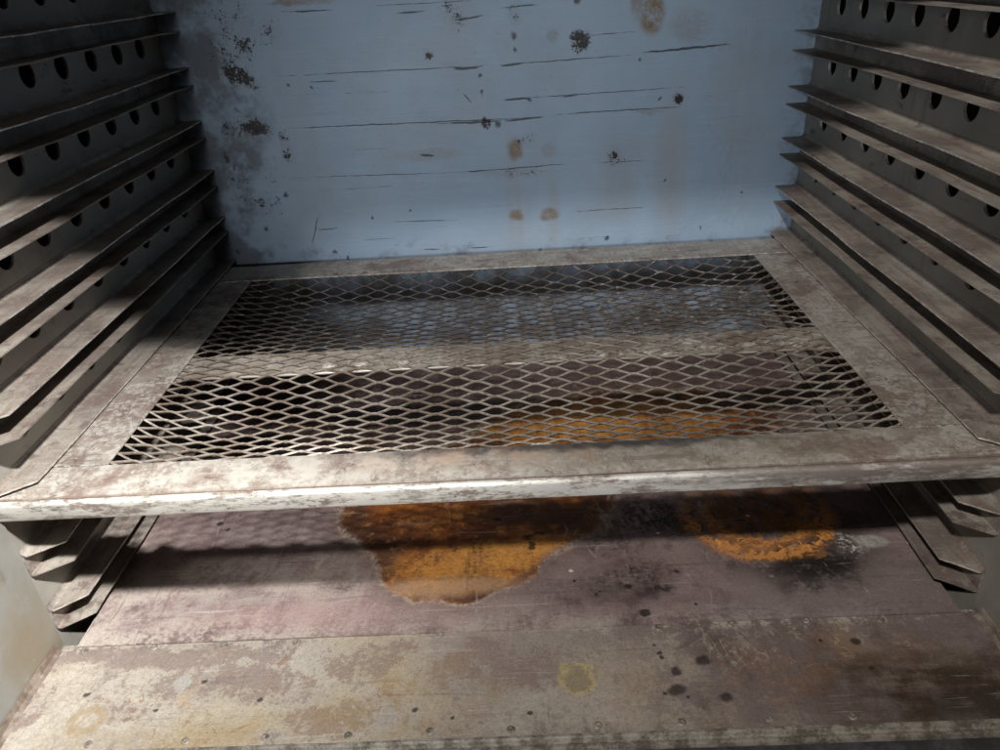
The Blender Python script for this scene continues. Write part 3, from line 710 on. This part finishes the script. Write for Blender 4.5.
# expanded metal: zigzag strands bonded row to row
def sstep(a, b, x):
    q = min(1, max(0, (x-a)/(b-a))); return q*q*(3-2*q)
def zmesh(x, y):
    e = 1-math.exp(-max(0, .356-abs(x))/.045)
    if y > -.335:                    # rear bay, lowest nearer the back
        q = (-.076-y)/(.318-.076); q = min(1, max(0, q))
        sh = math.sin(math.pi*q**.62)**1.0
        z = .1850-.0210*sh*e
    else:
        q = (-.361-y)/(.526-.361); q = min(1, max(0, q))
        sh = math.sin(math.pi*min(1, q**.95*.90))
        z = .1850-.0200*sh*e-.004*q*e
    z += (.0048*nz(x*4.3, y*6, 1)+.0020*nz(x*12, y*14, 4))*e*(.2 if -.365 < y < -.305 else (1.25 if y > -.3 else .8))
    return z
def expanded(LW=.0413, SW=.0143, hw=.00098, ht=.0008):
    V = []; F = []; X0, X1 = -.3595, .3595; y_hi, y_lo = -.0745, -.5255
    per = 12; nx = int((X1-X0)/LW*per)
    rows = []; yy = y_hi
    while yy > y_lo+.003:
        rs = SW/2*(1+.34*sstep(-.36, -.29, yy)); rows.append((yy-rs/2, rs)); yy -= rs
    for r, (yc, rs) in enumerate(rows):
        sg = 1 if r % 2 else -1; base = len(V); hw = .00098-.00022*sstep(-.36, -.29, yc)
        prev = None
        pts = []
        for i in range(nx+1):
            x = X0+(X1-X0)*i/nx
            ph = (x/LW+.13) % 1.0
            tri = 4*abs(ph-.5)-1                       # +1 .. -1
            tri = max(-1, min(1, tri*1.05)); tri = math.sin(tri*math.pi/2)*.30+tri*.70
            y = yc+sg*tri*(rs*.5-.0002)+.0016*nz(x*7, yc*9, 3)+.0006*nz(x*40, yc*60, 5)
            xx = x+.0030*nz(x*6, yc*11, 9)
            z = zmesh(xx, y)+sg*tri*.0007
            pts.append((xx, y, z))
        for i, (x, y, z) in enumerate(pts):
            a = pts[max(0, i-1)]; b = pts[min(nx, i+1)]
            tx, ty = b[0]-a[0], b[1]-a[1]; L = math.hypot(tx, ty); nx_, ny_ = -ty/L, tx/L
            tilt = .45+.35*nz(x*6, yc*9, 12)
            c_, s_ = math.cos(tilt), math.sin(tilt)
            # cross-section: flat strip leaning back, in the (normal, z) plane
            for (u, v) in ((-hw, -ht), (hw, -ht), (hw, ht), (-hw, ht)):
                uu, vv = u*c_-v*s_, u*s_+v*c_
                V.append((x+nx_*uu, y+ny_*uu, z+vv))
        for i in range(nx):
            for j in range(4): F.append((base+i*4+j, base+i*4+(j+1) % 4, base+(i+1)*4+(j+1) % 4, base+(i+1)*4+j))
        F.append((base, base+1, base+2, base+3)); q = base+nx*4; F.append((q, q+3, q+2, q+1))
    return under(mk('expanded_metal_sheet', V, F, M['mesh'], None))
expanded()

def crust(px, py, sx, sy, seed, z=.1842):
    c0 = un(px, py, 2, z); n = 18; V = [(c0.x, c0.y, z+.0016)]; F = []
    for r_, hz in ((.5, .0014), (.85, .0008), (1.0, -.0006)):
        for i in range(n):
            a = 2*math.pi*i/n; q = r_*(1+.35*nz(math.cos(a)*1.5, math.sin(a)*1.5, seed)+.15*nz(math.cos(a)*5, math.sin(a)*5, seed))
            V.append((c0.x+sx*q*math.cos(a), c0.y+sy*q*math.sin(a), z+hz+.0007*nz(c0.x*90+math.cos(a)*3*r_, math.sin(a)*3*r_, seed)))
    for i in range(n):
        j = (i+1) % n; F.append((0, 1+i, 1+j))
        for k in (0, 1): F.append((1+k*n+i, 1+(k+1)*n+i, 1+(k+1)*n+j, 1+k*n+j))
    return under(mk('crust_flake', V, F, M['crust'], None, smooth=True))
for i, (px, py, sx, sy) in enumerate(((660, 351, .017, .009), (712, 346, .020, .010), (748, 345, .014, .008), (775, 342, .012, .008), (628, 352, .012, .008), (602, 353, .010, .007), (400, 362, .012, .006), (358, 363, .014, .006), (330, 365, .010, .006), (560, 356, .009, .006), (690, 340, .018, .008), (800, 344, .012, .007))):
    crust(px, py, sx, sy, i*3.3)

# ------------------------------------------------------------------ charred lump lying on the mesh by the front rail
p = un(190, 452, 2, .186)
def lump():
    bm = bmesh.new(); bmesh.ops.create_icosphere(bm, subdivisions=3, radius=1)
    for v in bm.verts:
        d = 1+.45*nz(v.co.x*1.3, v.co.y*1.3+5, v.co.z*1.3)+.18*nz(v.co.x*4, v.co.y*4, v.co.z*4)
        v.co = Vector((v.co.x*.0105*d, v.co.y*.0060*d, v.co.z*.0042*d))
    me = bpy.data.meshes.new('charred_lump'); bm.to_mesh(me); bm.free(); me.materials.append(M['char'])
    for f in me.polygons: f.use_smooth = True
    o = bpy.data.objects.new('charred_lump', me); C.objects.link(o)
    o.location = (p.x, -.5135, zmesh(p.x, -.5135)+.0048)
    return tag(o, 'small black charred lump on the mesh against the front rail', 'debris')
lump()
